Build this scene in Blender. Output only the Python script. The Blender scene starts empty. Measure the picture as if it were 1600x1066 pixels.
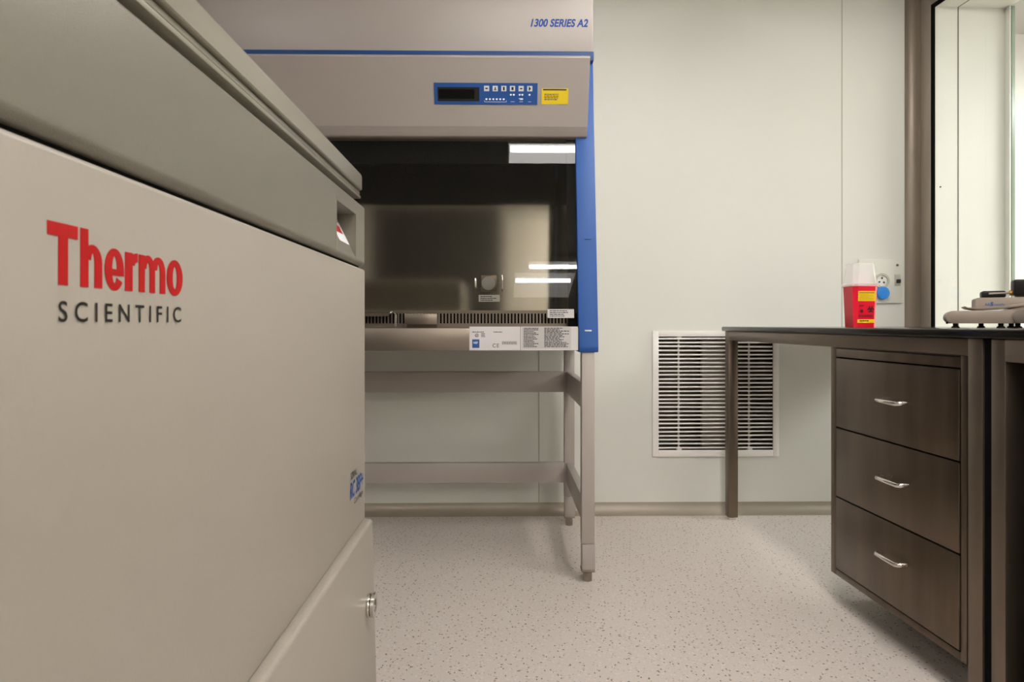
import bpy, bmesh, math, random
from mathutils import Vector, Matrix
random.seed(7)
C = bpy.context.scene.collection
PI = math.pi

# ------------------------------------------------------------------ camera geometry (photo 1600 x 1066)
F = 1044.0
YAW = math.radians(.82)
H = .91
HOR = 506.5

def at(px, py, Y):
    """world point seen at photo pixel (px, py) on the plane of depth Y"""
    u = (px - 800) / F
    v = (HOR - py) / F
    dx = math.sin(YAW) + u * math.cos(YAW)
    dy = math.cos(YAW) - u * math.sin(YAW)
    k = Y / dy
    return Vector((dx * k, Y, H + v * k))

def X(px, Y): return at(px, HOR, Y).x
def Z(py, Y, px=800): return at(px, py, Y).z

# ------------------------------------------------------------------ materials
def lin(c):
    return tuple(((x / 255) / 12.92 if x / 255 <= .04045 else ((x / 255 + .055) / 1.055) ** 2.4) for x in c) + (1,)

def mat(name, col, rough=.5, metal=0, bump=0, bscale=200, vary=0, vscale=6, stretch=(1, 1, 1), spec=.5, emis=None, estr=0, coat=0, rvary=0):
    m = bpy.data.materials.new(name); m.use_nodes = True
    nt = m.node_tree; b = nt.nodes['Principled BSDF']
    b.inputs['Base Color'].default_value = col
    b.inputs['Roughness'].default_value = rough
    b.inputs['Metallic'].default_value = metal
    b.inputs['Specular IOR Level'].default_value = spec
    b.inputs['Coat Weight'].default_value = coat; b.inputs['Coat Roughness'].default_value = .12
    if emis:
        b.inputs['Emission Color'].default_value = emis
        b.inputs['Emission Strength'].default_value = estr
    tc = nt.nodes.new('ShaderNodeTexCoord')
    mp = nt.nodes.new('ShaderNodeMapping'); mp.inputs['Scale'].default_value = stretch
    nt.links.new(tc.outputs['Object'], mp.inputs['Vector'])
    if bump:
        n = nt.nodes.new('ShaderNodeTexNoise'); n.inputs['Scale'].default_value = bscale; n.inputs['Detail'].default_value = 3
        bp = nt.nodes.new('ShaderNodeBump'); bp.inputs['Strength'].default_value = bump; bp.inputs['Distance'].default_value = .002
        nt.links.new(mp.outputs['Vector'], n.inputs['Vector'])
        nt.links.new(n.outputs['Fac'], bp.inputs['Height']); nt.links.new(bp.outputs['Normal'], b.inputs['Normal']); nt.links.new(bp.outputs['Normal'], b.inputs['Coat Normal'])
    if vary or rvary:
        n = nt.nodes.new('ShaderNodeTexNoise'); n.inputs['Scale'].default_value = vscale; n.inputs['Detail'].default_value = 5
        nt.links.new(mp.outputs['Vector'], n.inputs['Vector'])
        if vary:
            mx = nt.nodes.new('ShaderNodeMix'); mx.data_type = 'RGBA'
            mx.inputs[6].default_value = tuple(c * (1 - vary) for c in col[:3]) + (1,)
            mx.inputs[7].default_value = tuple(min(1, c * (1 + vary)) for c in col[:3]) + (1,)
            nt.links.new(n.outputs['Fac'], mx.inputs[0]); nt.links.new(mx.outputs[2], b.inputs['Base Color'])
        if rvary:
            mr = nt.nodes.new('ShaderNodeMapRange')
            mr.inputs['To Min'].default_value = max(.02, rough - rvary); mr.inputs['To Max'].default_value = rough + rvary
            nt.links.new(n.outputs['Fac'], mr.inputs['Value']); nt.links.new(mr.outputs['Result'], b.inputs['Roughness'])
    return m

def glass_mat(name, tint, ior=1.5, opacity=0.0, col=(.9, .9, .9, 1)):
    m = bpy.data.materials.new(name); m.use_nodes = True
    nt = m.node_tree; nt.nodes.clear()
    out = nt.nodes.new('ShaderNodeOutputMaterial')
    tr = nt.nodes.new('ShaderNodeBsdfTransparent'); tr.inputs['Color'].default_value = tint
    gl = nt.nodes.new('ShaderNodeBsdfGlossy'); gl.inputs['Roughness'].default_value = .0
    fr = nt.nodes.new('ShaderNodeFresnel'); fr.inputs['IOR'].default_value = ior
    mx = nt.nodes.new('ShaderNodeMixShader')
    # reflection only on the outer face of each sheet (no internal total reflection in a thin pane)
    ge = nt.nodes.new('ShaderNodeNewGeometry'); sb = nt.nodes.new('ShaderNodeMath'); sb.operation = 'SUBTRACT'; sb.inputs[0].default_value = 1
    mu = nt.nodes.new('ShaderNodeMath'); mu.operation = 'MULTIPLY'
    nt.links.new(ge.outputs['Backfacing'], sb.inputs[1]); nt.links.new(sb.outputs[0], mu.inputs[0]); nt.links.new(fr.outputs[0], mu.inputs[1])
    nt.links.new(mu.outputs[0], mx.inputs[0]); nt.links.new(tr.outputs[0], mx.inputs[1]); nt.links.new(gl.outputs[0], mx.inputs[2])
    last = mx
    if opacity:
        df = nt.nodes.new('ShaderNodeBsdfPrincipled'); df.inputs['Base Color'].default_value = col
        df.inputs['Roughness'].default_value = .35
        m2 = nt.nodes.new('ShaderNodeMixShader'); m2.inputs[0].default_value = opacity
        nt.links.new(mx.outputs[0], m2.inputs[1]); nt.links.new(df.outputs[0], m2.inputs[2]); last = m2
    nt.links.new(last.outputs[0], out.inputs['Surface'])
    return m

def floor_mat():
    m = bpy.data.materials.new('speckled_vinyl'); m.use_nodes = True
    nt = m.node_tree; b = nt.nodes['Principled BSDF']
    tc = nt.nodes.new('ShaderNodeTexCoord')
    base = (.66, .59, .54, 1)
    n1 = nt.nodes.new('ShaderNodeTexNoise'); n1.inputs['Scale'].default_value = 140; n1.inputs['Detail'].default_value = 3
    nt.links.new(tc.outputs['Object'], n1.inputs['Vector'])
    mx = nt.nodes.new('ShaderNodeMix'); mx.data_type = 'RGBA'
    mx.inputs[6].default_value = tuple(c * .86 for c in base[:3]) + (1,); mx.inputs[7].default_value = tuple(c * 1.14 for c in base[:3]) + (1,)
    nt.links.new(n1.outputs['Fac'], mx.inputs[0])
    prev = mx.outputs[2]
    for scale, size, keep, col, st in ((86, .16, .17, (.16, .125, .10, 1), (1, .55, 1)), (118, .17, .22, (.36, .30, .25, 1), (.6, 1, 1)),
                                       (80, .22, .30, (.72, .67, .62, 1), (.8, .7, 1)), (64, .125, .15, (.07, .052, .04, 1), (.6, 1, 1))):
        mp = nt.nodes.new('ShaderNodeMapping'); mp.inputs['Scale'].default_value = st
        mp.inputs['Location'].default_value = (scale * .37, scale * .11, 0)
        mp.inputs['Rotation'].default_value = (0, 0, scale * .1)
        nt.links.new(tc.outputs['Object'], mp.inputs['Vector'])
        v = nt.nodes.new('ShaderNodeTexVoronoi'); v.voronoi_dimensions = '2D'; v.inputs['Scale'].default_value = scale
        nt.links.new(mp.outputs['Vector'], v.inputs['Vector'])
        lt = nt.nodes.new('ShaderNodeMath'); lt.operation = 'LESS_THAN'; lt.inputs[1].default_value = size
        nt.links.new(v.outputs['Distance'], lt.inputs[0])
        sp = nt.nodes.new('ShaderNodeSeparateColor'); nt.links.new(v.outputs['Color'], sp.inputs[0])
        l2 = nt.nodes.new('ShaderNodeMath'); l2.operation = 'LESS_THAN'; l2.inputs[1].default_value = keep
        nt.links.new(sp.outputs[0], l2.inputs[0])
        mu = nt.nodes.new('ShaderNodeMath'); mu.operation = 'MULTIPLY'
        nt.links.new(lt.outputs[0], mu.inputs[0]); nt.links.new(l2.outputs[0], mu.inputs[1])
        m2 = nt.nodes.new('ShaderNodeMix'); m2.data_type = 'RGBA'; m2.inputs[7].default_value = col
        nt.links.new(mu.outputs[0], m2.inputs[0]); nt.links.new(prev, m2.inputs[6]); prev = m2.outputs[2]
    nt.links.new(prev, b.inputs['Base Color'])
    b.inputs['Roughness'].default_value = .42
    return m

M = {}
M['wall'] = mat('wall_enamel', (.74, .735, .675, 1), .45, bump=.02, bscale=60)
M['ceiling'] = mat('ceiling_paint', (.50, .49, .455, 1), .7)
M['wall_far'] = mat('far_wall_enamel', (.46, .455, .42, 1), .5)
M['floor'] = floor_mat()
M['cove'] = mat('bronze_anodised_cove', (.36, .31, .245, 1), .42, .2, vary=.05, vscale=3)
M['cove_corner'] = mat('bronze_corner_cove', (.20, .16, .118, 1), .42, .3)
M['wframe'] = mat('window_frame_enamel', (.30, .25, .205, 1), .45, .2)
M['joint'] = mat('panel_joint_sealant', (.40, .40, .34, 1), .6)
M['hood_paint'] = mat('warm_grey_enamel', (.285, .247, .225, 1), .40, bump=.03, bscale=500)
M['blue'] = mat('blue_enamel', (.013, .072, .275, 1), .48, spec=.35)
M['blue_panel'] = mat('blue_membrane', (.010, .062, .24, 1), .5, spec=.3)
M['blue_trim'] = mat('navy_enamel', (.010, .045, .15, 1), .48, spec=.3)
M['blue_dark'] = mat('blue_print', (.02, .085, .30, 1), .45)
M['steel'] = mat('brushed_steel', (.23, .193, .158, 1), .38, .95, bump=.12, bscale=260, stretch=(1, 1, .03), rvary=.08, vscale=30)
M['steel_in'] = mat('chamber_steel', (.60, .545, .48, 1), .085, .98, vary=.06, stretch=(1, 1, .015), vscale=14)
M['steel_dark'] = mat('dark_brushed_steel', (.13, .097, .070, 1), .34, .94, bump=.10, bscale=150, stretch=(1, 1, .12), vary=.65, vscale=12, rvary=.12)
M['steel_frame'] = mat('satin_tube_steel', (.185, .145, .11, 1), .36, .9, bump=.05, bscale=200, vary=.15, vscale=5)
M['chrome'] = mat('polished_chrome', (.75, .71, .67, 1), .13, 1)
M['black'] = mat('black_epoxy_resin', (.008, .007, .006, 1), .14, spec=.22)
M['black_matte'] = mat('black_plastic', (.010, .009, .008, 1), .45, spec=.25)
M['void'] = mat('black_rubber_and_shade', (.004, .004, .004, 1), .9, spec=.08)  # rubber gaskets, and painted shade in gaps and hollows
M['stand'] = mat('stand_enamel', (.40, .355, .32, 1), .42, bump=.03, bscale=500)
M['foot'] = mat('zinc_foot', (.30, .26, .22, 1), .35, .8)
M['cent'] = mat('centrifuge_enamel', (.335, .298, .252, 1), .38, bump=.12, bscale=220, coat=.0)
M['deck'] = mat('centrifuge_plastic', (.185, .169, .135, 1), .32, .15, bump=.22, bscale=900, coat=.22)
M['lid'] = mat('centrifuge_lid_plastic', (.265, .245, .195, 1), .30, .1, bump=.10, bscale=500, coat=.5)
M['recess'] = mat('gasket_plastic', (.20, .18, .145, 1), .5)
M['red'] = mat('red_print', (.39, .004, .004, 1), .55, spec=.2)
M['grey_ink'] = mat('charcoal_print', (.014, .012, .011, 1), .6, spec=.2)
M['ink'] = mat('black_print', (.015, .014, .016, 1), .6)
M['model_blue'] = mat('blue_ink', (.010, .055, .24, 1), .6, spec=.2)
M['outlet_grey'] = mat('grey_outlet_plastic', (.30, .275, .25, 1), .5)
M['sticker'] = mat('bright_yellow_sticker', (.88, .60, .010, 1), .5, spec=.3)
M['white_print'] = mat('white_print', (.72, .72, .74, 1), .5)
M['label'] = mat('white_label', (.62, .585, .58, 1), .4)
M['label_grey'] = mat('grey_label', (.50, .475, .465, 1), .4)
M['yellow'] = mat('yellow_label', (.66, .48, .010, 1), .5, spec=.3)
M['display'] = mat('display_glass', (.003, .003, .003, 1), .3, spec=.1)
M['button'] = mat('pale_button', (.58, .58, .60, 1), .5)
M['white'] = mat('white_enamel', (.80, .785, .74, 1), .4)
M['vent'] = mat('vent_enamel', (.90, .865, .82, 1), .4)
M['duct'] = mat('duct_sheet', (.10, .082, .062, 1), .6)
M['filter'] = mat('filter_media', (.42, .37, .30, 1), .8)
M['cream'] = mat('cream_plastic', (.74, .73, .66, 1), .4)
M['cream_dark'] = mat('grey_cream_plastic', (.50, .48, .40, 1), .4)
M['sharps_red'] = mat('translucent_red_plastic', (.80, .004, .03, 1), .3)
M['flap_blue'] = mat('blue_plastic', (.01, .22, .70, 1), .3)
M['lidclear'] = glass_mat('clear_polypropylene', (1, 1, 1, 1), 1.3, .30, (.93, .92, .91, 1))
M['glass'] = glass_mat('window_glass', (.97, .985, .97, 1), 1.45)
M['sash'] = glass_mat('sash_glass', (.94, .94, .92, 1), 1.5)
M['glassedge'] = mat('green_glass_edge', (.30, .38, .30, 1), .2)
M['inst'] = mat('taupe_plastic', (.29, .235, .19, 1), .38)
M['inst_dark'] = mat('taupe_plastic_cap', (.16, .13, .105, 1), .45)
M['brass'] = mat('brass', (.45, .22, .06, 1), .35, .9)
M['door'] = mat('dark_reflection_enamel', (.02, .018, .014, 1), .7, spec=.2)  # near black, so the added door reflects as a dark area
M['tube'] = mat('fluorescent_tube', (1, 1, 1, 1), .5, emis=(1, .965, .93, 1), estr=42)
M['diff'] = mat('fixture_reflector', (.9, .9, .9, 1), .4, emis=(1, .95, .88, 1), estr=1.6)
M['diff_wide'] = mat('fixture_diffuser', (.9, .9, .9, 1), .4, emis=(1, .95, .90, 1), estr=7)
M['bright'] = mat('light_diffuser', (1, 1, 1, 1), .5, emis=(1, 1, .985, 1), estr=14)

# ------------------------------------------------------------------ mesh helpers
def new(): return bmesh.new()

def merge(bm, tmp, mx=None):
    if mx is not None: bmesh.ops.transform(tmp, matrix=mx, verts=tmp.verts)
    me = bpy.data.meshes.new('t'); tmp.to_mesh(me); bm.from_mesh(me); bpy.data.meshes.remove(me); tmp.free()

def box(bm, x0, x1, y0, y1, z0, z1, bev=0, seg=2, mx=None):
    t = bmesh.new(); bmesh.ops.create_cube(t, size=1)
    for v in t.verts:
        v.co = Vector(((x0 + x1) / 2 + v.co.x * abs(x1 - x0), (y0 + y1) / 2 + v.co.y * abs(y1 - y0), (z0 + z1) / 2 + v.co.z * abs(z1 - z0)))
    if bev: bmesh.ops.bevel(t, geom=t.edges[:], offset=bev, segments=seg, profile=.5, affect='EDGES', clamp_overlap=True)
    merge(bm, t, mx); return bm

def prism(bm, prof, a0, a1, axis='x', bev=0, mx=None):
    """extrude a closed profile. axis x: prof is (y,z); y: (x,z); z: (x,y)"""
    t = bmesh.new()
    def p(a, q):
        return {'x': (a, q[0], q[1]), 'y': (q[0], a, q[1]), 'z': (q[0], q[1], a)}[axis]
    A = [t.verts.new(p(a0, q)) for q in prof]; B = [t.verts.new(p(a1, q)) for q in prof]
    n = len(prof)
    t.faces.new(A); t.faces.new(B[::-1])
    for i in range(n): t.faces.new((A[i], B[i], B[(i + 1) % n], A[(i + 1) % n]))
    bmesh.ops.recalc_face_normals(t, faces=t.faces[:])
    if bev: bmesh.ops.bevel(t, geom=t.edges[:], offset=bev, segments=2, profile=.5, affect='EDGES', clamp_overlap=True)
    merge(bm, t, mx); return bm

def cyl(bm, c, r, h, axis='z', seg=24, r2=None, bev=0, mx=None):
    t = bmesh.new()
    bmesh.ops.create_cone(t, cap_ends=True, segments=seg, radius1=r, radius2=r if r2 is None else r2, depth=h)
    if bev:
        es = [e for e in t.edges if len(e.link_faces) == 2 and any(len(f.verts) > 4 for f in e.link_faces)]
        bmesh.ops.bevel(t, geom=es, offset=bev, segments=2, profile=.5, affect='EDGES')
    R = {'z': Matrix.Identity(4), 'x': Matrix.Rotation(PI / 2, 4, 'Y'), 'y': Matrix.Rotation(PI / 2, 4, 'X')}[axis]
    bmesh.ops.transform(t, matrix=Matrix.Translation(c) @ R, verts=t.verts)
    merge(bm, t, mx); return bm

def ring(bm, c, r0, r1, th, axis='y', seg=32, a0=0, a1=2 * PI):
    t = bmesh.new(); full = abs(a1 - a0 - 2 * PI) < 1e-6
    n = seg if full else seg + 1
    rows = []
    for i in range(n):
        a = a0 + (a1 - a0) * i / seg
        row = []
        for r, d in ((r0, -th / 2), (r1, -th / 2), (r1, th / 2), (r0, th / 2)):
            q = (r * math.cos(a), r * math.sin(a))
            p = {'y': (q[0], d, q[1]), 'z': (q[0], q[1], d), 'x': (d, q[0], q[1])}[axis]
            row.append(t.verts.new(Vector(c) + Vector(p)))
        rows.append(row)
    for i in range(seg):
        A, B = rows[i], rows[(i + 1) % n]
        for k in range(4): t.faces.new((A[k], A[(k + 1) % 4], B[(k + 1) % 4], B[k]))
    if not full:
        t.faces.new(rows[0]); t.faces.new(rows[-1][::-1])
    bmesh.ops.recalc_face_normals(t, faces=t.faces[:])
    merge(bm, t); return bm

def tube(bm, pts, r, seg=10):
    t = bmesh.new(); pts = [Vector(p) for p in pts]; rings = []
    for i, p in enumerate(pts):
        d = (pts[min(i + 1, len(pts) - 1)] - pts[max(i - 1, 0)]).normalized()
        up = Vector((0, 0, 1)) if abs(d.z) < .9 else Vector((0, 1, 0))
        a = d.cross(up).normalized(); b = a.cross(d)
        rings.append([t.verts.new(p + r * (math.cos(2 * PI * k / seg) * a + math.sin(2 * PI * k / seg) * b)) for k in range(seg)])
    for A, B in zip(rings, rings[1:]):
        for k in range(seg): t.faces.new((A[k], A[(k + 1) % seg], B[(k + 1) % seg], B[k]))
    t.faces.new(rings[0][::-1]); t.faces.new(rings[-1])
    bmesh.ops.recalc_face_normals(t, faces=t.faces[:])
    merge(bm, t); return bm

def obj(name, bm, m, parent=None, smooth=True, label=None):
    me = bpy.data.meshes.new(name)
    bm.to_mesh(me); bm.free()
    if smooth:
        for p in me.polygons: p.use_smooth = True
        me.set_sharp_from_angle(angle=math.radians(33))
    me.materials.append(m)
    o = bpy.data.objects.new(name, me); C.objects.link(o)
    if parent: o.parent = parent
    if label: o['label'] = label
    return o

def thing(name, label, cat, loc=(0, 0, 0), rz=0, group=None):
    o = bpy.data.objects.new(name, None); C.objects.link(o)
    o.location = loc; o.rotation_euler = (0, 0, rz); o.empty_display_size = .1
    o['label'] = label; o['category'] = cat; o['kind'] = 'thing'
    if group: o['group'] = group
    return o

def struct(name, bm, m, parent=None):
    o = obj(name, bm, m, parent)
    if not parent: o['kind'] = 'structure'
    return o

def unparent_offset(root):
    """children meshes were written in world metres: express them relative to the root's base"""
    inv = Matrix.Translation(root.location).inverted()
    def go(o):
        for ch in o.children:
            if ch.type == 'MESH' and not ch.get('_done'):
                ch.data.transform(inv); ch['_done'] = 1
            go(ch)
    go(root)
    def clean(o):
        for ch in o.children:
            if '_done' in ch: del ch['_done']
            clean(ch)
    clean(root)

def text(name, body, m, parent, org, right, up, w, h, bold=0, shear=0, lift=.0006, spacing=1.0, ex=.0003):
    """lettering fitted to a w x h box whose lower left corner is org"""
    cu = bpy.data.curves.new('t', 'FONT'); cu.body = body; cu.size = 1; cu.offset = bold; cu.shear = shear
    cu.space_character = spacing; cu.extrude = 0; cu.resolution_u = 6
    ob = bpy.data.objects.new('t', cu); C.objects.link(ob)
    bpy.context.view_layer.update()
    me = bpy.data.meshes.new_from_object(ob.evaluated_get(bpy.context.evaluated_depsgraph_get()))
    bpy.data.objects.remove(ob); bpy.data.curves.remove(cu)
    xs = [v.co.x for v in me.vertices]; ys = [v.co.y for v in me.vertices]
    x0, x1, y0, y1 = min(xs), max(xs), min(ys), max(ys)
    r = Vector(right).normalized(); u = Vector(up).normalized(); n = r.cross(u)
    org = Vector(org)
    for v in me.vertices:
        v.co = org + r * ((v.co.x - x0) / (x1 - x0) * w) + u * ((v.co.y - y0) / (y1 - y0) * h) + n * lift
    me.name = name; me.materials.clear(); me.materials.append(m)
    o = bpy.data.objects.new(name, me); C.objects.link(o)
    if parent: o.parent = parent
    return o

def patch(bm, org, right, up, w, h, lift=.0, th=.0005):
    r = Vector(right).normalized(); u = Vector(up).normalized(); n = r.cross(u)
    o = Vector(org) + n * lift
    t = bmesh.new(); vs = []
    for k in (0, th):
        vs.append([t.verts.new(o + r * a + u * b + n * k) for a, b in ((0, 0), (w, 0), (w, h), (0, h))])
    t.faces.new(vs[0][::-1]); t.faces.new(vs[1])
    for i in range(4): t.faces.new((vs[0][i], vs[0][(i + 1) % 4], vs[1][(i + 1) % 4], vs[1][i]))
    merge(bm, t); return bm

def fine_print(bm, org, right, up, w, h, rows, seed=1, fill=.9, lift=.0008, hh=.5):
    """rows of tiny illegible print as broken dashes"""
    rnd = random.Random(seed); r = Vector(right).normalized(); u = Vector(up).normalized(); o = Vector(org)
    pitch = h / rows
    for k in range(rows):
        x = 0; end = w * rnd.uniform(fill * .6, fill)
        while x < end:
            d = min(end - x, w * rnd.uniform(.05, .16))
            if d > 0: patch(bm, o + r * x + u * (h - (k + .75) * pitch), r, u, d, pitch * hh, lift, .0002)
            x += d + w * .022
    return bm

# ------------------------------------------------------------------ the room
YB = 3.21          # back wall
PHI = .0431        # bench line and right wall lean by this angle
XW = 2.001         # right wall at the back corner
ZC = 2.52
XL, YF = -2.7, -3.3

# vent opening on the back wall
vx0, vx1 = X(1019, YB), X(1216, YB); vz1, vz0 = Z(517, YB, 1117), Z(713, YB, 1117)
ix0, ix1 = X(1028.5, YB), X(1207, YB); iz1, iz0 = Z(526, YB, 1117), Z(703, YB, 1117)

struct('floor', box(new(), XL - .2, 7.4, YF - .2, 4.6, -.05, 0), M['floor'])
struct('ceiling', box(new(), XL - .2, 7.4, YF - .2, 4.6, ZC, ZC + .05), M['ceiling'])
b = new()
hx0, hx1, hz0, hz1 = ix0 - .012, ix1 + .012, iz0 - .012, iz1 + .012
for a in ((XL - .1, hx0, 0, ZC), (hx1, XW + .02, 0, ZC), (hx0, hx1, 0, hz0), (hx0, hx1, hz1, ZC)):
    box(b, a[0], a[1], YB, YB + .1, a[2], a[3])
wb = struct('wall_back', b, M['wall'])
b = new()
for px in (842, 1315.5):
    x = X(px, YB); box(b, x - .0022, x + .0022, YB - .0009, YB + .001, .05, ZC)
obj('panel_joint', b, M['joint'], wb)
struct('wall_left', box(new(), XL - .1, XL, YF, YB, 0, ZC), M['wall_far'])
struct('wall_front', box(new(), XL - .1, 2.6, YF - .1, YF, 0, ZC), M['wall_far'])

# right wall in its own frame: x outward, -y towards the camera
R = Matrix.Translation((XW, YB, 0)) @ Matrix.Rotation(PHI, 4, 'Z')
TH = .353
wy1 = -.128; wy0 = -1.75; wz0 = .12; wz1 = 2.389
b = new()
box(b, 0, TH, wy1, .6, 0, ZC, mx=None); box(b, 0, TH, -6.7, wy0, 0, ZC); box(b, 0, TH, wy0, wy1, 0, wz0); box(b, 0, TH, wy0, wy1, wz1, ZC)
wr = struct('wall_right', b, M['wall']); wr.matrix_world = R
w1 = bpy.data.objects.new('window_1', None); C.objects.link(w1); w1['kind'] = 'structure'; w1.matrix_world = R
b = new()
fr = .067
for a in ((wy1 + .012, wy1 + .012 + fr, wz0 - .02, wz1 + .09), (wy0 - fr, wy0 - .012, wz0 - .02, wz1 + .09), (wy0 - .012, wy1 + .012, wz1 + .012, wz1 + .09)):
    box(b, -.006, .002, a[0], a[1], a[2], a[3], .002)
fo = obj('window_frame', b, M['wframe'], w1)
b = new()
for a in ((wy1, wy1 + .0125, wz0, wz1 + .012), (wy0 - .012, wy0, wz0, wz1 + .012), (wy0, wy1, wz1, wz1 + .012)):
    box(b, -.004, .002, a[0], a[1], a[2], a[3])
for a in ((wy1 - .006, wy1, wz0, wz1), (wy0, wy0 + .006, wz0, wz1), (wy0, wy1, wz1 - .006, wz1)):
    box(b, -.004, .004, a[0], a[1], a[2], a[3])
obj('gasket', b, M['void'], w1)
obj('pane', box(new(), .005, .009, wy0 + .001, wy1 - .001, wz0 + .001, wz1 - .001), M['glass'], w1)
# lining joint of the deep reveal and the far glass edge
b = new()
box(b, .117, .1215, wy1 - .0012, wy1 + .001, wz0, wz1); box(b, .117, .1215, wy0, wy1, wz1 - .0012, wz1 + .001)
obj('lining_joint', b, M['duct'], w1)
obj('screw', cyl(new(), (.033, wy1 - .001, Z(292, 3.08, 1478)), .004, .003, 'y', 12), M['duct'], w1)
b = new()
box(b, .345, .353, wy1 - .03, wy1 - .001, wz0, wz1, .002)
obj('outer_jamb', b, M['white'], w1)
obj('outer_glass_edge', box(new(), .357, .372, wy1 - .03, wy1 + .02, wz0, wz1), M['glassedge'], w1)
# adjoining room seen through the window
b = new()
box(b, TH + .02, 5.0, .42, .5, 0, ZC); box(b, 4.7, 4.8, -4.5, .42, 0, ZC); box(b, TH, 4.8, -4.6, -4.5, 0, ZC)
wo = struct('wall_adjoining', b, M['white']); wo.matrix_world = R
cl = thing('ceiling_light', 'wide ceiling light of the adjoining room beyond the window', 'ceiling light', (4.3, 2.0, ZC - .03))
obj('housing', box(new(), -.62, .62, -.92, .92, .005, .029, .003), M['white'], cl)
obj('diffuser', box(new(), -.6, .6, -.9, .9, -.01, .005), M['bright'], cl)

# cove skirting and corner cove (quarter-round, hollow side to the room)
def cove_profile(r, n=8):
    p = [(0, 0), (r, 0)]
    for i in range(1, n): 
        a = PI / 2 * i / n
        p.append((r - r * math.sin(a), r - r * math.cos(a)))
    p.append((0, r)); return p
r = .052
prof = [(YB - q[0], q[1]) for q in cove_profile(r)]
struct('baseboard_back', prism(new(), prof, XL, XW - .0, 'x'), M['cove'])
prof = [(-q[0], q[1]) for q in cove_profile(r)]
o = struct('baseboard_right', prism(new(), prof, -6.4, -.0, 'y'), M['cove']); o.matrix_world = R
prof = [(XL + q[0], q[1]) for q in cove_profile(r)]
struct('baseboard_left', prism(new(), prof, YF, YB, 'y'), M['cove'])
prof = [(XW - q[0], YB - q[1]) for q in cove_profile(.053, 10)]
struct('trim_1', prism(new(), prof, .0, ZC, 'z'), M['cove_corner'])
# unseen doors added behind the camera for the chamber steel to reflect
d2 = struct('added_white_door', box(new(), .06, 1.0, YF, YF + .04, 0, 2.36, .003), M['white'])
obj('handle', tube(new(), [(.2, YF + .04, 1.0), (.2, YF + .09, 1.0), (.32, YF + .09, 1.0)], .01), M['chrome'], d2)
d = struct('added_dark_door', box(new(), -1.75, -.02, YF, YF + .04, 0, ZC - .005, .003), M['door'])
obj('handle', tube(new(), [(-.2, YF + .04, 1.0), (-.2, YF + .09, 1.0), (-.32, YF + .09, 1.0)], .01), M['chrome'], d)

# ------------------------------------------------------------------ ceiling lights of this room, some of them added
def ceiling_light(label, x0, x1, y0, y1, tubes, refl='diff', along='x'):
    t = thing('ceiling_light', label, 'ceiling light', ((x0 + x1) / 2, (y0 + y1) / 2, ZC - .06), group='fluorescent ceiling fittings')
    cx, cy = (x0 + x1) / 2, (y0 + y1) / 2
    obj('housing', box(new(), x0 - cx, x1 - cx, y0 - cy, y1 - cy, .012, .0595, .004), M['white'], t)
    obj('reflector', box(new(), x0 - cx + .008, x1 - cx - .008, y0 - cy + .008, y1 - cy - .008, .004, .012), M[refl], t)
    for a0, a1, y, rr in tubes:
        if along == 'y':
            obj('tube', cyl(new(), (y - cx, (a0 + a1) / 2 - cy, -.008), rr, a1 - a0, 'y', 16, bev=rr * .4), M['tube'], t); continue
        obj('tube', cyl(new(), ((a0 + a1) / 2 - cx, y - cy, -.008), rr, a1 - a0, 'x', 16, bev=rr * .4), M['tube'], t)
ceiling_light('ceiling fitting with a wide tube in front of the blue-trimmed cabinet', .035, .80, .73, .97, [(.05, .785, .935, .022)], 'diff_wide')
ceiling_light('slim ceiling fitting with a single tube behind the camera', .235, .98, -1.20, -1.02, [(.245, .97, -1.11, .02)])
ceiling_light('ceiling fitting with a tube along one edge behind the camera', .11, .70, -2.05, -1.32, [(.125, .66, -1.48, .022)])
ceiling_light('added ceiling fitting with three tubes at the rear right, brightening the white door', 1.45, 2.1, -2.35, -2.05, [(1.5, 2.05, -2.29, .022), (1.5, 2.05, -2.2, .022), (1.5, 2.05, -2.11, .022)])  # added unseen lamp; lifts the white door reflected in the chamber
ceiling_light('added rearmost ceiling fitting with three tubes, brightening the white door behind the camera', 1.2, 1.85, -3.05, -2.75, [(1.25, 1.8, -2.99, .022), (1.25, 1.8, -2.9, .022), (1.25, 1.8, -2.81, .022)])  # second added lamp, washing the rear wall and white door
ceiling_light('added ceiling fitting with twin tubes, extra light for the left side of the room', -2.1, -1.35, -.4, .2, [(-2.05, -1.4, -.25, .02), (-2.05, -1.4, .05, .02)])  # extra unseen lamp added to light the left side
ceiling_light('long ceiling fitting with twin tubes beside the worktop', .84, 1.08, 1.05, 2.1, [(1.09, 2.06, .90, .018), (1.09, 2.06, 1.02, .018)], 'diff', 'y')

# ------------------------------------------------------------------ wall vent
v = thing('vent_grille', 'white slatted square air vent grille low on the back wall', 'vent', ((vx0 + vx1) / 2, YB, vz0))
b = new()
for a in ((vx0, ix0, vz0, vz1), (ix1, vx1, vz0, vz1), (ix0, ix1, vz0, iz0), (ix0, ix1, iz1, vz1)):
    box(b, a[0], a[1], YB - .010, YB - .0002, a[2], a[3], .0015)
obj('frame', b, M['vent'], v)
n = 28; pitch = (iz1 - iz0) / n
for k in range(n):
    zc = iz0 + pitch * (k + .5)
    mx = Matrix.Translation(((ix0 + ix1) / 2, YB + .004, zc)) @ Matrix.Rotation(math.radians(random.uniform(-.35, .35)), 4, 'Y') @ Matrix.Rotation(math.radians(-8 + random.uniform(-4, 4)), 4, 'X')
    w = (ix1 - ix0) / 2 - .001
    obj('slat', box(new(), -w, w, -.008, .008, -.0036, .0036, .0012, mx=mx), M['vent'], v)
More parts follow.
